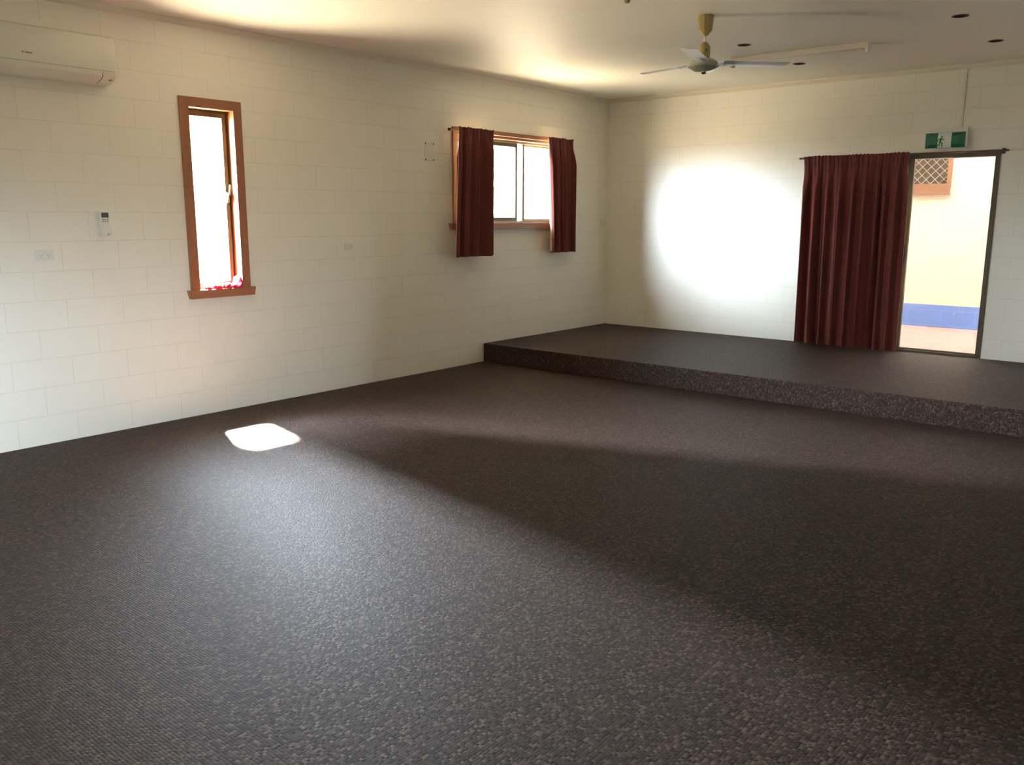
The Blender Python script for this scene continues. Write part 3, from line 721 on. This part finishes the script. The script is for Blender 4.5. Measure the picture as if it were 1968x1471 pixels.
while k < 28:
    for s in (1.0, -1.0):
        q = clipdiag(a0+k*P_, s)
        if q: b.tube([(q[0][0], OY-0.032, q[0][1]), (q[1][0], OY-0.032, q[1][1])], 0.005, 6)
    k += 1
b.build('security_grille', plain('grille_metal', (0.26, 0.21, 0.145), 0.5), w4)
for i in range(6):
    x, yv = 3.42+rnd.uniform(-0.12, 0.22), OY-0.03-rnd.random()*0.06
    b = MB(); n = 8; c = []
    for k in range(n+1):
        u = k/n*2-1; w = 0.012*(1-u*u)**0.7
        c.append((b.bm.verts.new((u*0.03, -w, 0.004+0.008*u*u)), b.bm.verts.new((u*0.03, w, 0.004+0.010*u*u))))
    for k in range(n): b.bm.faces.new((c[k][0], c[k+1][0], c[k+1][1], c[k][1]))
    bmesh.ops.solidify(b.bm, geom=b.bm.faces[:], thickness=0.001)
    o = b.build('dry_leaf', M_LEAF); o.location = (x, yv, PZ+0.001); o.rotation_euler = (0, 0, rnd.uniform(0, 6))
    tag(o, 'dry brown leaf lying at the foot of the blue painted wall outside', 'leaf', 'dry leaves at the foot of the outside wall')
# tall neighbouring building opposite the tall window: it splits the daylight that window throws on the floor
struct(MB().box(-11.0, -8.2, -8.35, -4.05, -0.6, 10.5).build('wall_neighbour', M_SHED))
# hedge for the faint greenery, set here to dim the view through both windows
t = thing('hedge', 'tall green hedge outside, seen faintly through the small curtained window', 'hedge', (-7.5, 4.0, -0.6))
b = MB(); b.box(-8.0, -7.15, -2.6, 11.0, -0.6, 3.3, 0.2); b.build('branches', plain('hedge_inside', (0.022, 0.026, 0.014), 0.9, var=0.3), t)
b = MB()
for k in range(7000):
    c = Vector((-7.10+rnd.uniform(-0.14, 0.10), rnd.uniform(-2.7, 11.1), rnd.uniform(-0.6, 3.4))) if k % 5 else Vector((rnd.uniform(-8.1, -7.05), rnd.uniform(-2.7, 11.1), 3.3+rnd.uniform(-0.08, 0.14)))
    a = Vector((rnd.gauss(0, 0.6), rnd.gauss(0, 1), rnd.gauss(0, 1))).normalized(); e_ = a.orthogonal().normalized()
    l_, w_ = 0.06+0.05*rnd.random(), 0.028+0.02*rnd.random()
    b.quad(c-a*l_, c+e_*w_, c+a*l_, c-e_*w_)
fo = b.build('foliage', plain('hedge_leaf', (0.040, 0.062, 0.020), 0.6, var=0.35, scale=2), t)
# veranda roof along the far end of the left wall, shading the small window from the high sky
vr = struct_root('roof_veranda', (-2.5, 0, 0))
MB().box(-4.3, -0.80, -3.5, 3.4, 2.98, 3.06).build('deck', M_SHED, vr)
MB().box(-4.30, -4.26, -3.4, 0.3, -0.6, 2.98).build('daylight_blocker', M_SHED, vr)  # added blocker, keeps small window daylight off the back wall's right part
for y in (-3.4, 0.9, 3.3): MB().box(-4.25, -4.15, y-0.05, y+0.05, -0.6, 2.98).build('post', M_TRIM, vr)

# ------------------------------------------------------------------ light
SKY = (0.83, 0.95, 1.09); GROUND = (1.0, 0.82, 0.56)
wd = bpy.data.worlds.new('daylight'); scene.world = wd; wd.use_nodes = True
nt = wd.node_tree; nt.nodes.clear()
out = nt.nodes.new('ShaderNodeOutputWorld'); bg = nt.nodes.new('ShaderNodeBackground')
tc = nt.nodes.new('ShaderNodeTexCoord'); s = nt.nodes.new('ShaderNodeSeparateXYZ'); L(nt, tc.outputs['Generated'], s.inputs[0])
rp = nt.nodes.new('ShaderNodeValToRGB'); L(nt, mth(nt, 'MULTIPLY_ADD', s.outputs[2], 0.5, 0.5), rp.inputs[0])
SKL, GRL = 730.0, 79.0
e = rp.color_ramp.elements
e[0].position = 0.0; e[0].color = (*[c*GRL/SKL for c in GROUND], 1)
e[1].position = 1.0; e[1].color = (*[c*0.25 for c in (0.78, 0.92, 1.12)], 1)
k = e.new(0.475); k.color = (*[c*GRL/SKL for c in GROUND], 1)
k = e.new(0.555); k.color = (*SKY, 1)
for p_, f_ in ((0.67, 1.0), (0.705, 0.80), (0.78, 0.46), (0.84, 0.32)):
    k = e.new(p_); k.color = (*[c*f_ for c in SKY], 1)
# sky brightened in a broad azimuth lobe to strengthen the floor's wedge and band
hl = mth(nt, 'SQRT', mth(nt, 'ADD', mth(nt, 'MULTIPLY', s.outputs[0], s.outputs[0]), mth(nt, 'MULTIPLY_ADD', s.outputs[1], s.outputs[1], 1e-4)))
az = mth(nt, 'DIVIDE', mth(nt, 'ADD', mth(nt, 'DIVIDE', s.outputs[1], hl), 0.12), 0.40)
lobe = mth(nt, 'MULTIPLY_ADD', mth(nt, 'EXPONENT', mth(nt, 'MULTIPLY', mth(nt, 'MULTIPLY', az, az), -1.0)), 1.45, 0.55)
up_ = nt.nodes.new('ShaderNodeMapRange'); up_.interpolation_type = 'SMOOTHSTEP'; L(nt, s.outputs[2], up_.inputs['Value']); up_.inputs['From Min'].default_value = -0.05; up_.inputs['From Max'].default_value = 0.06
lobe = mth(nt, 'MULTIPLY_ADD', mth(nt, 'SUBTRACT', lobe, 1.0), up_.outputs[0], 1.0)
L(nt, rp.outputs[0], bg.inputs[0]); L(nt, mth(nt, 'MULTIPLY', lobe, SKL), bg.inputs[1])
L(nt, bg.outputs[0], out.inputs[0])

def portal(name, loc, nrm, sx, sy_):
    li = bpy.data.lights.new(name, 'AREA'); li.shape = 'RECTANGLE'; li.size = sx; li.size_y = sy_
    li.cycles.is_portal = True
    o = bpy.data.objects.new(name, li); COL.objects.link(o); o.location = loc
    o.rotation_euler = Vector(nrm).to_track_quat('-Z', 'Y').to_euler(); return o
portal('portal_narrow_window', (-0.195, (W1[0]+W1[1])/2, (W1[2]+W1[3])/2), (1, 0, 0), W1[1]-W1[0], W1[3]-W1[2])
portal('portal_small_window', (-0.195, (W2[0]+W2[1])/2, (W2[2]+W2[3])/2), (1, 0, 0), W2[1]-W2[0], W2[3]-W2[2])
portal('portal_side_window', (XR+0.195, (RW[0]+RW[1])/2, (RW[2]+RW[3])/2), (-1, 0, 0), RW[1]-RW[0], RW[3]-RW[2])

sun = bpy.data.lights.new('sun', 'SUN'); sun.energy = 3000.0; sun.angle = math.radians(6.0); sun.color = (1.0, 0.93, 0.82)
so = bpy.data.objects.new('sun', sun); COL.objects.link(so)
so.rotation_euler = Vector((0.64, -0.21, -1.0)).to_track_quat('-Z', 'Y').to_euler(); so.location = (-4, 2, 8)

# ------------------------------------------------------------------ view
vs = scene.view_settings
vs.view_transform = 'Standard'; vs.look = 'None'; vs.gamma = 1.0; vs.use_curve_mapping = False
vs.exposure = 0.26
scene.cycles.max_bounces = 14; scene.cycles.diffuse_bounces = 8; scene.cycles.transparent_max_bounces = 12
